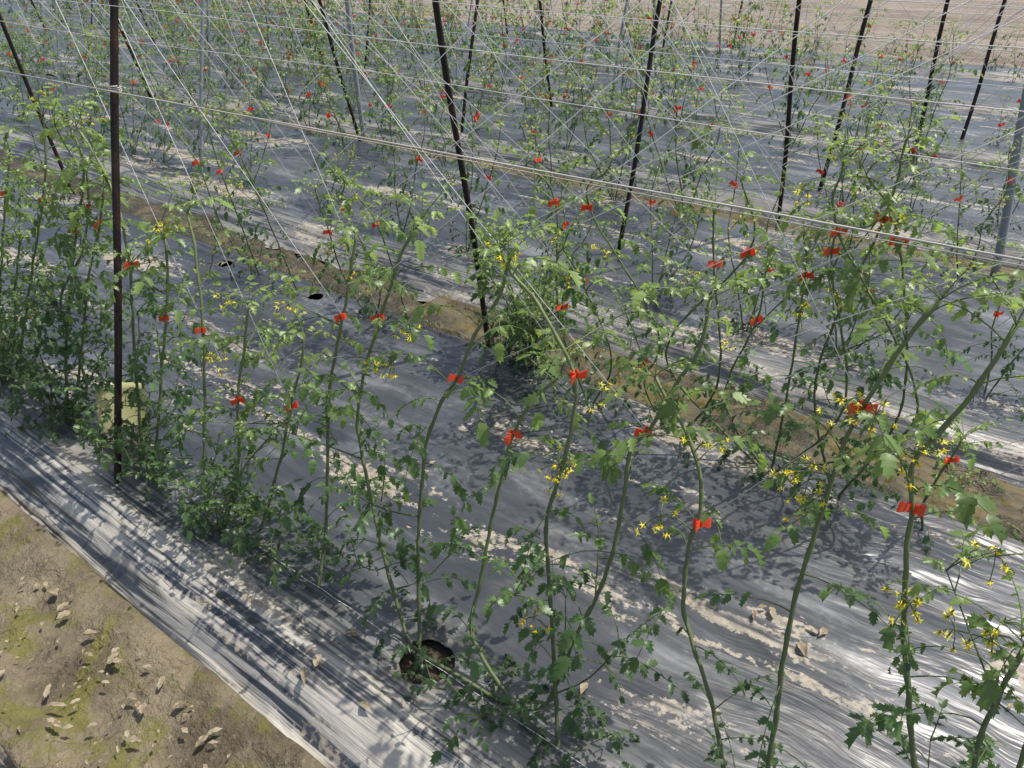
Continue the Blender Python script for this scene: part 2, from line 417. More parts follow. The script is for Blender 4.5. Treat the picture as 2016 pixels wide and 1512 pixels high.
def cr(pts, step):
    P = [2*pts[0]-pts[1]]+pts+[2*pts[-1]-pts[-2]]; out = []
    for i in range(1, len(P)-2):
        a, b, c, d = P[i-1:i+3]; n = max(2, int((c-b).length/step))
        for j in range(n):
            t = j/n
            out.append(.5*((2*b)+(c-a)*t+(2*a-5*b+4*c-d)*t*t+(3*b-a-3*c+d)*t**3))
    out.append(pts[-1]); return out
def grow(fol, path, rng, lod, size=.05, gap=.062, start=.08, t0=0.0, t1=1.0, shoots=0.0, side=.38, tip=5, dmul=1.0):
    n = len(path); cum = [0]
    for i in range(1, n): cum.append(cum[-1]+(path[i]-path[i-1]).length)
    tot = cum[-1]; s = start; az = rng.uniform(0, 6.28)
    while s < tot-.01:
        i = min(range(n), key=lambda j: abs(cum[j]-s)); t = s/tot
        h = t0+(t1-t0)*t
        if rng.random() > .10:
            big = (.9+.4*t if t < .85 else 1.05)*dmul
            compound(fol, path[i], az, rng.uniform(-.1, .75) if t < .7 else rng.uniform(.3, 1.1), rng.uniform(.10, .18)*big, size*big*rng.uniform(.8, 1.1), h, rng, lod, rng.uniform(.9, 1.9))
        if rng.random() < side:
            compound(fol, path[i], az+rng.uniform(1.5, 3.5), rng.uniform(0, .9), rng.uniform(.06, .12), size*.7, min(1, h+.15), rng, lod, rng.uniform(.6, 1.5))
        if t < .85 and rng.random() < shoots:
            a = az+rng.uniform(2, 4.2); L = rng.uniform(.10, .24); el = rng.uniform(.1, 1.0)
            d = Vector((math.cos(a)*math.cos(el), math.sin(a)*math.cos(el), math.sin(el)))
            tp = path[i]+d*L+Vector((0, 0, rng.uniform(-.03, .06)))
            if tp.z > path[0].z+.05:
                sp = cr([path[i], path[i]+d*L*.5+Vector((0, 0, -.012)), tp], .03)
                fol.tube(sp, [.0024-.0012*j/(len(sp)-1) for j in range(len(sp))], 4, 0, lerp((.10, .14, .055), (.19, .24, .10), h), cap=False)
                grow(fol, sp, rng, lod, size*.85, gap*.72, .04, max(0, h-.05), min(1, h+.22), 0, .2, 3, .85)
        az += 2.4+rng.uniform(-.4, .4); s += gap*rng.uniform(.7, 1.35)
    for j in range(tip):
        compound(fol, path[-1], az+j*1.26, rng.uniform(.5, 1.35), rng.uniform(.06, .13)*dmul, size*.66, t1, rng, lod, rng.uniform(.3, 1.1))
def wobble(path, rng, amp):
    out = []; ph = [rng.uniform(0, 6.28) for _ in range(4)]; L = 0
    for i, p in enumerate(path):
        if i: L += (path[i]-path[i-1]).length
        k = min(1, i/4)*amp
        out.append(p+Vector((math.sin(L*38+ph[0])+.6*math.sin(L*83+ph[1]), math.sin(L*41+ph[2])+.6*math.sin(L*77+ph[3]), 0))*k)
    return out
def stem_mesh(path, r0, r1, c0=(.085, .115, .048), n=8):
    mb = MB(); k = len(path)
    rr = [r0+(r1-r0)*i/(k-1)+(.0010 if i % 4 == 0 else 0) for i in range(k)]
    mb.tube(path, rr, n, 0, c0)
    for i in range(k):
        t = i/(k-1); cc = lerp(c0, (.19, .24, .095), t)
        for j in range(n): mb.c[i*n+j] = cc
    return mb
def flower(mb, o, d, r, rng, lod):
    d = d.normalized(); a = d.cross(Vector((.3, .5, .8))).normalized(); b = d.cross(a)
    y = rng.choice([(.90, .78, .05), (.88, .78, .08), (.82, .77, .18)])
    nP = 6 if lod else 4
    pw = .15 if lod else .2
    for j in range(nP):
        t = 6.283*j/nP+rng.uniform(-.2, .2); rd = a*math.cos(t)+b*math.sin(t); sd = d.cross(rd)
        back = rng.uniform(-.9, .6)
        mb.add([o+sd*r*.11, o-sd*r*.11, o+rd*r*.5-sd*r*pw+d*r*.15, o+rd*r*.5+sd*r*pw+d*r*.15, o+rd*r-d*r*back], [(0, 1, 2, 3), (3, 2, 4)], 1, y)
    mb.tube([o-d*r*.3, o+d*r*.25, o+d*r*.8], [r*.16, r*.2, r*.05], 5, 1, (.90, .72, .05))
    mb.tube([o-d*r*.9, o-d*r*.2], [r*.06, r*.16], 4, 0, (.12, .17, .05))
def cluster(mb, o, ctr, rng, n=7, r=.013, spread=.03, lod=True):
    mid = (o+ctr)/2+Vector((0, 0, .012))
    mb.tube(cr([o, mid, ctr], .012), .0014, 4, 0, (.15, .20, .07))
    for i in range(n):
        q = ctr+Vector((rng.uniform(-1, 1), rng.uniform(-1, 1), rng.uniform(-1.3, .6)))*spread
        mb.tube([ctr, (ctr+q)/2+Vector((0, 0, .006)), q], .0009, 3, 0, (.15, .20, .07), cap=False)
        dd = (q-ctr)+Vector((0, 0, -.035))+Vector((rng.uniform(-1, 1), rng.uniform(-1, 1), rng.uniform(-1, .2)))*.02
        flower(mb, q, dd, r*rng.uniform(.75, 1.15), rng, lod)

# ---- clips: a split ring round the stem with two flat squarish finger tabs
def clip_parts():
    ring = MB(); n = 14; vs = []; fs = []
    for zz, rr in ((-.0095, .0080), (.0095, .0080), (.0095, .0108), (-.0095, .0108)):
        for j in range(n):
            t = math.pi*.12+(2*math.pi-.24*math.pi)*j/(n-1)-math.pi/2
            vs.append((math.cos(t)*rr, math.sin(t)*rr, zz))
    for q in range(4):
        for j in range(n-1):
            a = q*n+j; b = ((q+1) % 4)*n+j; fs.append((a, a+1, b+1, b))
    fs += [(0, n, 2*n, 3*n), (n-1, 4*n-1, 3*n-1, 2*n-1)]
    ring.add(vs, fs)
    tabs = []
    for sg in (-1, 1):
        tb = MB(); nu, nv = 9, 4; top = []; A = nu*nv
        for off in (0, .0020):
            for iu in range(nu):
                u = iu/(nu-1)
                for iv in range(nv):
                    v = iv/(nv-1)-.5
                    hgt = .0130+.0110*min(1, u*1.4)-(.003 if u > .95 else 0)
                    x = sg*(.005+(.020 if sg < 0 else .016)*u); y = -.010-.013*math.sin(u*1.7)*(1 if sg > 0 else .35)+off+(.0005 if iu % 2 else 0)
                    top.append((x, y, v*hgt+sg*.005*u))
        f = []
        for iu in range(nu-1):
            for iv in range(nv-1):
                a = iu*nv+iv; f += [(a, a+1, a+nv+1, a+nv), (A+a, A+a+nv, A+a+nv+1, A+a+1)]
        for iu in range(nu-1):
            for iv in (0, nv-1):
                a = iu*nv+iv; f.append((a, a+nv, A+a+nv, A+a))
        for iv in range(nv-1):
            for iu in (0, nu-1):
                a = iu*nv+iv; f.append((a, a+1, A+a+1, A+a))
        tb.add(top, f); tabs.append(tb)
    return ring, tabs
ring, tabs = clip_parts()
CLIP_FIRST = []
CLIP_ONE = []
def near_clip(p, label, rng, group=None):
    rz = rng.uniform(-.6, .8); sc = rng.uniform(.78, .94)
    if not CLIP_FIRST:
        t = empty('plant_clip', p, label, 'clip', group)
        ring.build('clip_ring', M['clip'], t, smooth=False); [tb.build('grip_tab', M['clip'], t, smooth=False) for tb in tabs]
        CLIP_FIRST.append(t)
    else:
        t = dup(CLIP_FIRST[0], p)
        t['label'] = label
    if group: t['group'] = group
    t.rotation_euler = (rng.uniform(-.6, .2), rng.uniform(-.4, .4), rz+YAW); t.scale = (sc,)*3
def far_clip(p, label, group, rng, far):
    if not CLIP_ONE:
        mb = MB()
        for q in [ring]+tabs: mb.add(q.v, q.f)
        o = mb.build('plant_clip', M['clip'], smooth=False); CLIP_ONE.append(o)
    else:
        o = CLIP_ONE[0].copy(); COL.objects.link(o)
    o.location = p; tag(o, label, 'clip', group); o.rotation_euler = (rng.uniform(-.6, .6), rng.uniform(-.6, .6), rng.uniform(-.8, 1.8)); s = rng.uniform(.85, 1.05)*(1.3 if far else 1); o.scale = (s,)*3

# ---- the near row, plant by plant
NEAR = [
 dict(base=(822, 1318), label='tomato plant growing three stems from the open round planting hole', stems=[
   [(800, 1250), (765, 1130), (735, 1000), (712, 890), (704, 820), (720, 720), (745, 640), (770, 560), (795, 490), (830, 430)],
   [(825, 1200), (823, 1080), (830, 960), (840, 870), (870, 790), (900, 745), (935, 660), (985, 580), (1000, 525)],
   [(850, 1355), (920, 1388), (1005, 1412), (1075, 1385), (1130, 1260), (1190, 1140), (1225, 1000), (1240, 890), (1275, 850), (1330, 760), (1375, 690), (1400, 590)]],
  clips=[((748, 620), 'red clip on the leftmost stem rising from the open planting hole'), ((900, 745), 'red clip on the middle stem rising from the open planting hole'), ((1277, 850), 'red clip on the long stem that bends along the film before rising')],
  fl=[(805, 655), (740, 722), (775, 712)]),
 dict(base=(1100, 1515), label='tomato plant in front centre with a bent tall stem and pale leafy top', stems=[
   [(1095, 1380), (1085, 1200), (1076, 1030), (1105, 930), (1125, 840), (1135, 760), (1110, 690), (1060, 600), (1010, 540), (985, 490)],
   [(1010, 1400), (930, 1250), (945, 1150), (965, 1040), (985, 950), (1010, 855), (1050, 790), (1100, 740)]],
  clips=[((1127, 732), 'pale red clip at the elbow of the bent central stem'), ((1010, 855), 'small red clip half hidden by leaves left of the bent central stem')],
  fl=[(1100, 915), (1115, 930), (1050, 1215), (1185, 770), (995, 490)]),
 dict(base=(1450, 1756), label='tomato plant with one wavy stem and a low red clip right of centre', ls=.037, stems=[
   [(1430, 1560), (1405, 1400), (1365, 1270), (1345, 1190), (1358, 1070), (1378, 1010), (1378, 930), (1350, 850), (1310, 780), (1290, 740)]],
  clips=[((1375, 1030), 'lowest bright red clip right of centre on the wavy stem')], fl=[(1300, 1015), (1390, 880)]),
 dict(base=(1480, 1776), label='tall thick tomato plant with long yellow flower trusses at right', ls=.037, stems=[
   [(1500, 1600), (1525, 1430), (1550, 1250), (1585, 1110), (1625, 990), (1655, 890), (1700, 800), (1750, 720), (1800, 650), (1850, 590)]],
  clips=[((1700, 795), 'red clip among yellow flowers on the thick stem at right')], fl=[(1590, 945), (1560, 912), (1600, 985), (1665, 790), (1725, 815)]),
 dict(base=(1830, 2018), label='tomato plant with a straight lower stem at the far right foreground', ls=.036, stems=[
   [(1815, 1700), (1795, 1450), (1780, 1250), (1785, 1100), (1795, 1000), (1795, 920), (1850, 850), (1910, 780), (1960, 710), (2000, 640)]],
  clips=[((1802, 1003), 'red clip on the straight stem nearest the right edge')], fl=[(1790, 1190), (1775, 1175), (1830, 855), (1765, 890)]),
 dict(base=(1880, 2055), label='tomato plant leaning out of the right edge of the foreground', ls=.036, stems=[
   [(1890, 1750), (1920, 1500), (1960, 1380), (2016, 1280), (2060, 1180), (2100, 1000)],
   [(1960, 1700), (2010, 1500), (2060, 1350), (2090, 1200)]],
  clips=[], fl=[(1972, 1225), (1950, 1250), (1960, 1095), (1880, 1240)]),
 dict(base=(620, 1185), label='tomato plant whose stem sweeps low to the left before rising', bushy=.5, stems=[
   [(560, 1160), (505, 1145), (515, 1060), (540, 950), (560, 870), (572, 800), (590, 730), (600, 660)],
   [(640, 1060), (645, 900), (650, 760), (672, 640), (690, 540), (700, 460)]],
  clips=[((562, 800), 'red clip on the stem that sweeps low to the left'), ((678, 625), 'wide red clip on the thin upright stem left of centre')], fl=[(730, 540), (570, 600)]),
 dict(base=(430, 1050), label='tomato plant with a tall straight stem right of the near rusty pole', bushy=.9, stems=[
   [(410, 1000), (402, 900), (403, 780), (400, 650), (392, 560), (382, 480), (370, 420)],
   [(455, 1000), (470, 900), (468, 785), (480, 690), (490, 600)]],
  clips=[((402, 650), 'red clip on the tall straight stem right of the near pole'), ((468, 785), 'red clip low on the stem right of the near pole')], fl=[(430, 710), (415, 702), (455, 580)]),
 dict(base=(290, 952), label='leafy tomato plant growing right beside the near rusty pole', bushy=.6, stems=[
   [(280, 880), (270, 760), (262, 640), (255, 520), (230, 400), (190, 310), (150, 250)],
   [(310, 850), (318, 730), (327, 625), (330, 540), (325, 470)]],
  clips=[((255, 522), 'red clip just right of the near rusty pole'), ((327, 625), 'dark red clip a step right of the near rusty pole')], fl=[(325, 440), (310, 450)]),
 dict(base=(130, 845), label='dense tomato plant just left of the near rusty pole', bushy=1, stems=[
   [(150, 780), (165, 640), (175, 540), (197, 440), (205, 370)],
   [(130, 700), (140, 560), (150, 455), (165, 330), (130, 230)],
   [(170, 760), (120, 600), (160, 500), (175, 408), (170, 330)]],
  clips=[((197, 440), 'large red clip beside the near pole, highest of its plant'), ((150, 455), 'red clip left of the near pole, lowest of three'), ((175, 408), 'red clip in the top leaves left of the near pole')], fl=[(185, 215), (160, 240)]),
 dict(base=(10, 760), label='tomato plant at the left edge with two clipped stems', bushy=1, stems=[
   [(40, 690), (65, 520), (85, 392), (90, 300), (85, 230)],
   [(0, 620), (5, 480), (12, 380), (20, 300)],
   [(30, 640), (30, 560), (40, 480)]],
  clips=[((85, 392), 'red clip on the inner stem at the left edge'), ((12, 380), 'red clip touching the left edge of the view')], fl=[(40, 560), (60, 600), (75, 190)]),
]
strings = []
rng = random.Random(5)
for P in NEAR:
    gy = .92+rng.uniform(-.02, .02); s = .25
    b = on_ground(*P['base'], .045)
    root = empty('tomato_plant', b, P['label'], 'tomato plant')
    fol = MB(); paths = []; bushy = P.get('bushy', 0); ls = P.get('ls', .041)
    for st in P['stems']:
        jit = rng.uniform(-.04, .04); pts = [b+Vector((rng.uniform(-.01, .01), rng.uniform(-.01, .01), -.02))]
        for i, (px, py) in enumerate(st):
            q = on_plane(px, py, gy+jit*min(1, i/3), s)
            if q.z < .085: q.z = .085
            pts.append(q)
        path = wobble(cr(pts, .02), rng, .0010); paths.append(path)
        stem_mesh(path, .0052, .0036).build('stem', M['stem'], root, b)
        grow(fol, path, rng, True, ls, .063, .09, 0, 1, .19 if not bushy else .44, .34)
    if bushy > .55:      # leafy side shoots spreading low from the base
        for j in range(3 if bushy > .6 else 2):
            a = rng.uniform(0, 6.28); L = rng.uniform(.16, .30)
            tip = b+Vector((math.cos(a)*L, math.sin(a)*L*.6+.02, rng.uniform(.16, .42)))
            path = cr([b, b.lerp(tip, .5)+Vector((0, 0, .05)), tip], .03)
            stem_mesh(path, .0035, .0022, n=5).build('stem', M['stem'], root, b)
            grow(fol, path, rng, True, .041, .055, .06, 0, .7, .2)
    fol.build('foliage', M['leaf'], root, b)
    allp = [p for q in paths for p in q]
    for (px, py), lab in P['clips']:
        q = min(allp, key=lambda v: (project(v)[0]-px)**2+(project(v)[1]-py)**2)
        near_clip(q, lab, rng); strings.append((q, s, gy, 0, 'front'))
    for (px, py) in P['fl']:
        q = min(allp, key=lambda v: (project(v)[0]-px)**2+(project(v)[1]-py)**2)
        d = bearing(px, py); dist = (q-Vector((0, 0, H))).length*.98
        ctr = Vector((0, 0, H))+d.normalized()*dist
        mb = MB(); cluster(mb, q, ctr, rng, rng.randint(6, 9), .0102, .034)
        mb.build('flower_cluster', [M['stem'], M['petal']], root, b)

# ---- back row of the nearest bed
back_px = [(678, 410), (742, 440), (648, 457), (1145, 553), (1105, 605), (1160, 408), (1093, 397), (1405, 520), (1475, 495), (1637, 495), (1585, 542),
           (1740, 432), (1770, 476), (1268, 713), (1490, 630), (1870, 905), (1650, 455), (470, 300), (435, 338), (388, 320)]
cl_pts = []
for px, py in back_px:
    q = on_plane(px, py, BACK[0], -.25)
    if q.z < 1.25: cl_pts.append(q)
cl_pts.sort(key=lambda v: v.x)
groups = []
for q in cl_pts:
    if groups and q.x-groups[-1][0].x < .26: groups[-1].append(q)
    else: groups.append([q])
for gpts in groups:
    bx = sum(q.x for q in gpts)/len(gpts)
    b = Vector((bx, BACK[0], .05))
    root = empty('tomato_plant', b, 'tomato plant in the back row of the nearest film bed', 'tomato plant', 'back row plants of the nearest bed')
    fol = MB()
    for gi, q in enumerate(gpts):
        sx = (gi-(len(gpts)-1)/2)*.16
        mid = b.lerp(q, .45)+Vector((sx+rng.uniform(-.04, .04), rng.uniform(-.03, .03), 0))
        top = q+Vector((rng.uniform(-.1, .1), -.05, rng.uniform(.08, .22)))
        path = wobble(cr([b+Vector((0, 0, -.02)), mid, q, top], .025), rng, .001)
        stem_mesh(path, .0042, .0026).build('stem', M['stem'], root, b)
        grow(fol, path, rng, True, .037, .066, .07, 0, 1, .13, .28)
        near_clip(q, 'red clip on a back row plant of the nearest film bed', rng, 'clips on the back row of the nearest bed')
        strings.append((q, -.25, BACK[0], 0, 'back'))
        if rng.random() < .8:
            k = int(len(path)*rng.uniform(.6, .95)); mb = MB()
            cluster(mb, path[k], path[k]+Vector((rng.uniform(-.06, .06), -.05, .01)), rng, 7, .0105, .03)
            mb.build('flower_cluster', [M['stem'], M['petal']], root, b)
    fol.build('foliage', M['leaf'], root, b)

# ---- the low bushy plant at the foot of the centre pole
b = on_ground(1035, 715, .05)
root = empty('tomato_plant', b, 'short dense bushy tomato plant by the furrow at the foot of the centre pole', 'tomato plant')
fol = MB()
for j in range(6):
    a = rng.uniform(0, 6.28); hh = rng.uniform(.35, .6)
    pts = [b+Vector((0, 0, -.02)), b+Vector((math.cos(a)*.06, math.sin(a)*.05, hh*.5)), b+Vector((math.cos(a)*.16, math.sin(a)*.12-.06, hh))]
    path = cr(pts, .03); stem_mesh(path, .0042, .0026, n=6).build('stem', M['stem'], root, b)
    grow(fol, path, rng, True, .041, .05, .04, 0, .95, .3, .4)
fol.build('foliage', M['leaf'], root, b)

# ---- prototypes for the other beds
def proto(seed, lod, merged):
    r = random.Random(seed); fol = MB(); stems = []; clips = []; cls = []
    ns = r.choice([2, 2, 3])
    for i in range(ns):
        sp = (i-(ns-1)/2)*r.uniform(.16, .28); h = r.uniform(.55, .92)
        pts = [Vector((0, 0, -.02))]
        for t in (.25, .5, .75, 1):
            pts.append(Vector((sp*math.sin(t*1.5)+r.uniform(-.025, .025), .25*h*t+r.uniform(-.03, .03), h*t)))
        path = wobble(cr(pts, .03 if lod else .06), r, .001); stems.append(path)
        grow(fol, path, r, lod, .038 if lod else .050, .065 if lod else .072, .07, 0, 1, .14 if lod else .09, .27)
        clips.append(path[int(len(path)*r.uniform(.45, .85))])
        for _ in range(r.choice([0, 1, 1, 2])):
            k = int(len(path)*r.uniform(.55, .97)); cls.append((path[k], path[k]+Vector((r.uniform(-.07, .07), r.uniform(-.07, .03), .01))))
    r.shuffle(clips)
    return fol, stems, clips, cls, r
PM = []; PF = []
for i in range(8):
    fol, stems, clips, cls, r = proto(100+i, True, False)
    root = empty('tomato_plant', (0, 0, 0), 'x', 'tomato plant')
    fol.build('foliage', M['leaf'], root)
    for q in stems: stem_mesh(q, .0042, .0025, n=6).build('stem', M['stem'], root)
    for o, cc in cls:
        mb = MB(); cluster(mb, o, cc, r, 6, .011, .030); mb.build('flower_cluster', [M['stem'], M['petal']], root)
    PM.append([root, clips, False])
for i in range(7):
    fol, stems, clips, cls, r = proto(200+i, False, True)
    mb = MB(); mb.v, mb.f, mb.c = fol.v, fol.f, fol.c; mb.m = [2]*len(fol.f)
    for q in stems:
        s_ = stem_mesh(q, .0045, .003, n=4); base_i = len(mb.v)
        mb.v += s_.v; mb.c += s_.c; mb.f += [tuple(j+base_i for j in f) for f in s_.f]; mb.m += [0]*len(s_.f)
    for o, cc in cls: cluster(mb, o, cc, r, 5, .015, .033, False)
    o = mb.build('tomato_plant', [M['stem'], M['petal'], M['leaf']]); tag(o, 'x', 'tomato plant')
    PF.append([o, clips, False])
ORD = ['nearest', 'second', 'third', 'fourth', 'fifth', 'sixth']
count = 0; nclip = 0
for k in range(1, 6):
    for side in (0, 1):
        if k == 5 and side == 1: continue
        y = FRONT[k] if side == 0 else BACK[k]
        x = -26 if k > 2 else -12
        w = ('front', 'back')[side]
        lab = 'tomato plant in the %s row of the %s film bed from the camera' % (w, ORD[k]); grp = '%s row plants of the %s bed' % (w, ORD[k])
        while x < 11:
            x += (.53 if k < 3 else .58)*rng.uniform(.8, 1.2)
            p = Vector((x, y+rng.uniform(-.04, .04), .05))
            if not (seen(p, 40) or seen(p+Vector((0, 0, .9)), 10)): continue
            if p.length > 25: continue
            right = sst((x+5)/4) if k > 2 else 0
            if rng.random() < .07+.17*right: continue
            pr = rng.choice(PM if k < 3 else PF); rz = (0 if side == 0 else math.pi)+rng.uniform(-.3, .3)
            sc = rng.uniform(.75, 1.1)*(1 if k < 3 else 1.08-.38*right)
            if not pr[2]:
                o = pr[0]; o.location = p; o.rotation_euler = (0, 0, rz); o.scale = (sc,)*3; pr[2] = True; tag(o, lab, None, grp)
            else: o = dup(pr[0], p, rz, sc, lab, grp)
            count += 1
            mw = Matrix.Translation(p) @ Matrix.Rotation(rz, 4, 'Z') @ Matrix.Scale(sc, 4)
            cps = pr[1][:2] if k < 3 else pr[1][:1+(rng.random() < .45)]
            for c in cps:
                q = mw @ c
                if seen(q, 5) and nclip < 262:
                    nclip += 1
                    far_clip(q, 'small red clip on the %s row plants of the %s film bed' % (w, ORD[k]), 'clips on the %s row of the %s bed' % (w, ORD[k]), rng, k > 2)
            if k < 3 or rng.random() < .55:
                strings.append((mw @ pr[1][0], .25 if side == 0 else -.25, y, k, w))
for pr in PM+PF:
    if not pr[2]:
        for ch in list(pr[0].children): bpy.data.objects.remove(ch)
        bpy.data.objects.remove(pr[0])

# ------------------------------------------------------------------ twine
ns_ = 0
for (q, s, y0, k, w) in strings:
    if k == 0: dirs = ((1,) if rng.random() < .75 else (1, -1)) if w == 'front' else (1, -1)
    else: dirs = (1, -1) if k < 3 else (rng.choice((1, -1)),)
    for dr in dirs:
        if ns_ > 294: break
        ns_ += 1
        zt = 2.25; dx = dr*rng.uniform(.9, 2.2)
        top = Vector((q.x+dx, y0+s*zt+rng.uniform(-.03, .03), zt))
        mb = MB(); mid = q.lerp(top, .5)+Vector((0, 0, -.012))
        mb.tube([q, mid, top], (.0008 if k == 0 else .0010+.0003*k), 4)
        o = mb.build('twine', M['twine'], None, tuple(q))
        tag(o, 'thin white twine slanting up from the %s row of the %s bed' % (w, ORD[k]), 'string', 'slanting twine of the %s row of the %s bed' % (w, ORD[k]))
def run(y, z, r, x0, x1, label, mat, group=None, sag=.02, tilt=0.0, name='twine'):
    mb = MB(); n = 24; pts = []
    for i in range(n+1):
        x = x0+(x1-x0)*i/n
        pts.append((x, y+rng.uniform(-.002, .002), z-sag*abs(math.sin((x+2.3)*math.pi/3.7))+tilt*(x+2.3)))
    mb.tube(pts, r, 5 if r < .002 else 8)
    return tag(mb.build(name, mat, None, pts[0]), label, 'string', group)
rp = run(.82+.235*1.30, 1.30, .0019, -9, 5, 'thick white rope running along the near row, tied round the near rusty pole', M['rope'], sag=.0, tilt=.015, name='trellis_rope')
run(.82+.235*1.30+.012, 1.300, .0010, -9, 5, 'thinner cord running doubled beside the thick near rope', M['rope'], sag=.012, tilt=.015, name='trellis_rope')
run(.91, .09, .0007, -1.6, -.2, 'low white twine stretched along the base of the near row', M['twine'], sag=0)
run(.82+.235*1.52, 1.52, .0009, -9, 5, 'upper thin line on the front side of the nearest bed', M['twine'])
run(BACK[0]+.15-.25*1.24, 1.24, .0014, -12, 6, 'white line along the back side of the nearest bed, lower one', M['twine'])
run(BACK[0]+.15-.25*1.5, 1.5, .0012, -12, 6, 'white line along the back side of the nearest bed, upper one', M['twine'])
for k in range(1, 6):
    for w, y, s in (('front', FRONT[k]-.06, .25), ('back', BACK[k]+.1, -.25)):
        if k == 5 and w == 'back': continue
        for nm, z in (('lower', 1.2), ('upper', 1.45)):
            run(y+s*z, z+rng.uniform(-.03, .03), .0012+.0003*k, -28, 12, '%s white line along the %s row of the %s film bed' % (nm, w, ORD[k]), M['twine'])
for k in range(0, 6):
    for w, y, s in (('front', FRONT[k], .25), ('back', BACK[k], -.25)):
        if k == 5 and w == 'back': continue
        run(y+s*2.25, 2.25, .002, -28 if k else -10, 12 if k else 6, 'topmost line above the %s row of the %s film bed' % (w, ORD[k]), M['twine'])

# ------------------------------------------------------------------ poles
def pole(x, y, lean, r, mat, label, group=None, sway=0.0, h=2.6):
    b = Vector((x, y, -.1)); mb = MB(); n = 12; pts = []; rr = []; r = r*.93
    for i in range(n+1):
        z = h*i/n; pts.append(b+Vector((sway*z+.006*math.sin(i*1.1+x), lean*z, z))); rr.append(r*(1-.08*i/n)*(1+.03*math.sin(i*2.3)))
    pts.append(pts[-1]+Vector((0, 0, .004))); rr.append(r*.6)
    mb.tube(pts, rr, 12)
    return tag(mb.build('trellis_pole', mat, None, tuple(b)), label, 'pole', group)
RU, GA = M['rust'], M['galv']
P1 = pole(-2.31, .78, .27, .0125, RU, 'nearest rusty steel pole at the left, behind it a yellow sticky card')
pole(-1.96, 2.44, -.18, .0135, RU, 'thick rusty pole leaning left at the centre beside the wet furrow')
pole(-5.83, 2.43, -.10, .014, RU, 'rusty pole leaning left in the upper left corner')
pb = on_ground(1212, 525)
pole(pb.x, pb.y, .18, .0140, RU, 'thick rusty pole leaning right, just right of the centre pole')
pole(-5.43, 3.17, .25, .014, GA, 'thin grey pole upright among plants, third post from the left')
pole(-1.47, 4.78, -.26, .014, RU, 'upright rusty pole two posts right of the centre pole')
pole(-.24, 4.90, 0, .025, GA, 'thick galvanised grey post at the right edge', sway=-.13)
pole(-5.40, 4.85, -.24, .016, RU, 'rusty pole leaning left against a grey post, top centre left')
pole(-5.54, 5.0, -.03, .024, GA, 'grey steel post crossed by a leaning rusty pole')
pole(-8.66, 4.75, -.22, .017, RU, 'rusty pole leaning left in the top left, second post behind the near pole')
pole(-1.50, 5.6, .22, .016, RU, 'rusty pole leaning right, third post from the right edge')
pole(-4.75, 5.45, .25, .016, RU, 'rusty pole crossing behind the top of the centre pole')
pole(-1.20, 7.1, -.22, .016, RU, 'rusty pole second from the right among the rusty posts')
pole(-4.90, 7.2, -.24, .016, RU, 'thin rusty pole leaning left at the top centre')
pole(-1.0, 7.95, .12, .017, RU, 'rusty pole farthest right among the leaning rusty posts')
pole(-4.70, 8.1, .2, .019, GA, 'slim grey pole leaning right at the top centre')
for k in range(2, 6):
    for w, y, ln in (('front', FRONT[k]-.1, .25), ('back', BACK[k]+.15, -.24)):
        if k == 5 and w == 'back': continue
        for j in range(1, 7):
            x = -.9-.1*k-3.7*j+rng.uniform(-.2, .2)
            if (k == 2 and j == 1) or (k == 3 and w == 'front' and j == 1): continue
            if not (seen(Vector((x, y, .1)), 0) or seen(Vector((x, y, .8)), 0)): continue
            pole(x, y, ln+rng.uniform(-.05, .05), .016, RU if rng.random() < .7 else GA, 'slim distant trellis pole in the %s row of the %s film bed' % (w, ORD[k]), 'distant poles of the %s row of the %s bed' % (w, ORD[k]))
# rope wrap on the near pole
mb = MB(); pz = 1.30; c0 = Vector((-2.31, .78+.27*(pz+.1), pz)); pts = []
for i in range(40):
    t = i/39*6.283*3; pts.append(c0+Vector((math.cos(t)*.0148, math.sin(t)*.0148, -.008+.016*i/39)))
mb.tube(pts, .0020, 6); mb.build('knot', M['rope'], rp, tuple(rp.location))

# ------------------------------------------------------------------ yellow sticky trap hanging beside the near pole
c0 = on_plane(243, 822, 1.0, .25)
mb = MB(); nu, nv = 12, 10; wv, hv = .17, .27; vs = []
for side in (0, .0016):
    for i in range(nu):
        for j in range(nv):
            u = i/(nu-1)-.5; v = j/(nv-1)-.5
            vs.append(Vector((u*wv, -.012*(u*2)**2+side+.014*math.sin(v*4+u*3)+.03*max(0, v-.25)*u, v*hv)))
A = nu*nv; fs = []
for i in range(nu-1):
    for j in range(nv-1):
        a = i*nv+j; fs += [(a, a+nv, a+nv+1, a+1), (A+a, A+a+1, A+a+nv+1, A+a+nv)]
for i in range(nu-1):
    for j in (0, nv-1): a = i*nv+j; fs.append((a, a+nv, A+a+nv, A+a))
for j in range(nv-1):
    for i in (0, nu-1): a = i*nv+j; fs.append((a, a+1, A+a+1, A+a))
mb.add(vs, fs)
trap = empty('sticky_trap', c0, 'pale yellow sticky insect card dotted with insects beside the near pole', 'insect trap')
mb.build('card', M['trap'], trap)
mb = MB(); mb.tube([(0, 0, hv/2-.01), (.01, .0, hv/2+.05), (-.02, .03, hv/2+.16)], .0012, 4); mb.build('hanging_wire', M['galv'], trap)
trap.rotation_euler = (-.22, .14, YAW+.3)

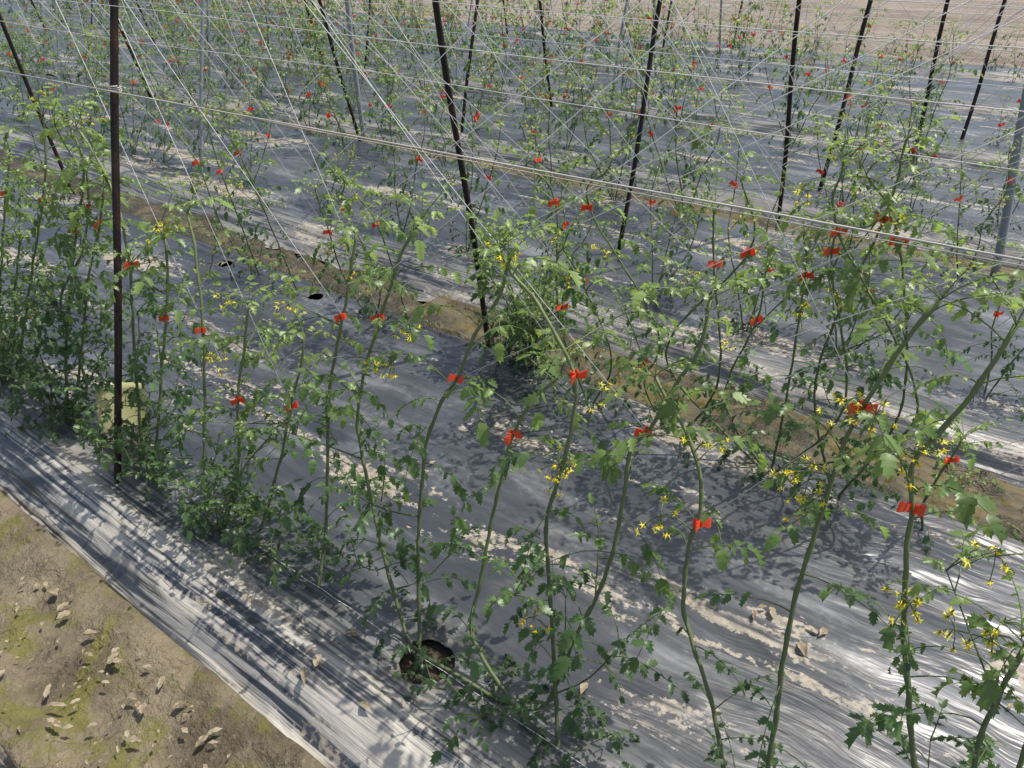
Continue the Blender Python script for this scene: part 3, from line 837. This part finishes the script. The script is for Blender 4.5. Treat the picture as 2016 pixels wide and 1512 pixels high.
# ------------------------------------------------------------------ dry leaves
protos = []
for i in range(6):
    r = random.Random(40+i); mb = MB(); L = .05; k = 7; vs = []
    for a in range(k):
        t = a/(k-1); w = L*.30*math.sin(math.pi*min(1, t*.93+.05))*r.uniform(.6, 1.3)
        zc = .005*math.sin(t*3.1)*r.uniform(.6, 1.5); cu = r.uniform(.1, .4)
        vs += [(t*L-L/2, -w, zc+w*cu), (t*L-L/2+.003, -w*.45, zc+w*cu*.2), (t*L-L/2+.004, 0, zc), (t*L-L/2+.003, w*.45, zc+w*cu*.3), (t*L-L/2, w, zc+w*cu*r.uniform(.5, 1.3))]
    fs = [(5*a+j, 5*a+j+1, 5*a+j+6, 5*a+j+5) for a in range(k-1) for j in range(4)]
    mb.add(vs, fs); mb.tube([(-L/2, 0, .001), (-L/2-.012, .003, .006)], .0008, 4)
    protos.append(mb)
first = [None]*6
def dry_leaf(p, sc, label, group):
    i = rng.randrange(6)
    if first[i] is None: o = first[i] = protos[i].build('dry_leaf', M['dry'])
    else: o = first[i].copy(); COL.objects.link(o)
    o.location = p; o.rotation_euler = (rng.uniform(-.2, .2), rng.uniform(-.2, .2), rng.uniform(0, 6.28)); o.scale = (sc, sc*rng.uniform(.6, 1), sc)
    tag(o, label, 'leaf', group)
n = 0
while n < 85:
    px, py = rng.uniform(0, 560), rng.uniform(1120, 1512); p = on_ground(px, py, .006)
    if not (.2 < p.y < .50): continue
    n += 1; dry_leaf(p, rng.choice((.22, .28, .33, .4, .5, .75)), 'small dry curled leaf lying on the bare soil path', 'dry leaves on the near soil path')
for px, py in ((1500, 1195), (1520, 1205), (1485, 1210), (1620, 1245), (1600, 1240), (600, 1330), (625, 1300), (610, 1280), (720, 1390), (850, 912), (820, 912), (440, 520), (1990, 1390), (1150, 1355), (1580, 1275), (690, 1250), (960, 1330)):
    p = on_ground(px, py, .083); dry_leaf(p, rng.uniform(.5, .95), 'brown dry leaf lying on the nearest sheet of plastic film', 'dry leaves on the nearest film')

# ------------------------------------------------------------------ camera, sun, sky
cam = bpy.data.cameras.new('camera'); co = bpy.data.objects.new('camera', cam); COL.objects.link(co)
co.location = (0, 0, H); co.rotation_euler = (math.pi/2-PITCH, 0, YAW); cam.lens = 36*F/2016; cam.sensor_width = 36; cam.clip_end = 2000; cam.clip_start = .02
SC.camera = co
EL = R(66); sd = Vector((.52, .854, 0)).normalized()*math.cos(EL)+Vector((0, 0, math.sin(EL)))
sl = bpy.data.lights.new('sun', 'SUN'); sl.energy = 5.0; sl.angle = R(.53); sl.color = (1, .96, .90)
so = bpy.data.objects.new('sun', sl); COL.objects.link(so); so.rotation_euler = sd.to_track_quat('Z', 'Y').to_euler()
w = bpy.data.worlds.new('World'); SC.world = w; w.use_nodes = True
bg = w.node_tree.nodes['Background']; sk = w.node_tree.nodes.new('ShaderNodeTexSky'); sk.sky_type = 'NISHITA'; sk.sun_disc = False
sk.sun_elevation = EL; sk.sun_rotation = math.atan2(sd.x, sd.y); sk.dust_density = 3.0
w.node_tree.links.new(sk.outputs[0], bg.inputs[0]); bg.inputs[1].default_value = .15
SC.view_settings.view_transform = 'Standard'; SC.view_settings.look = 'None'; SC.view_settings.exposure = 0
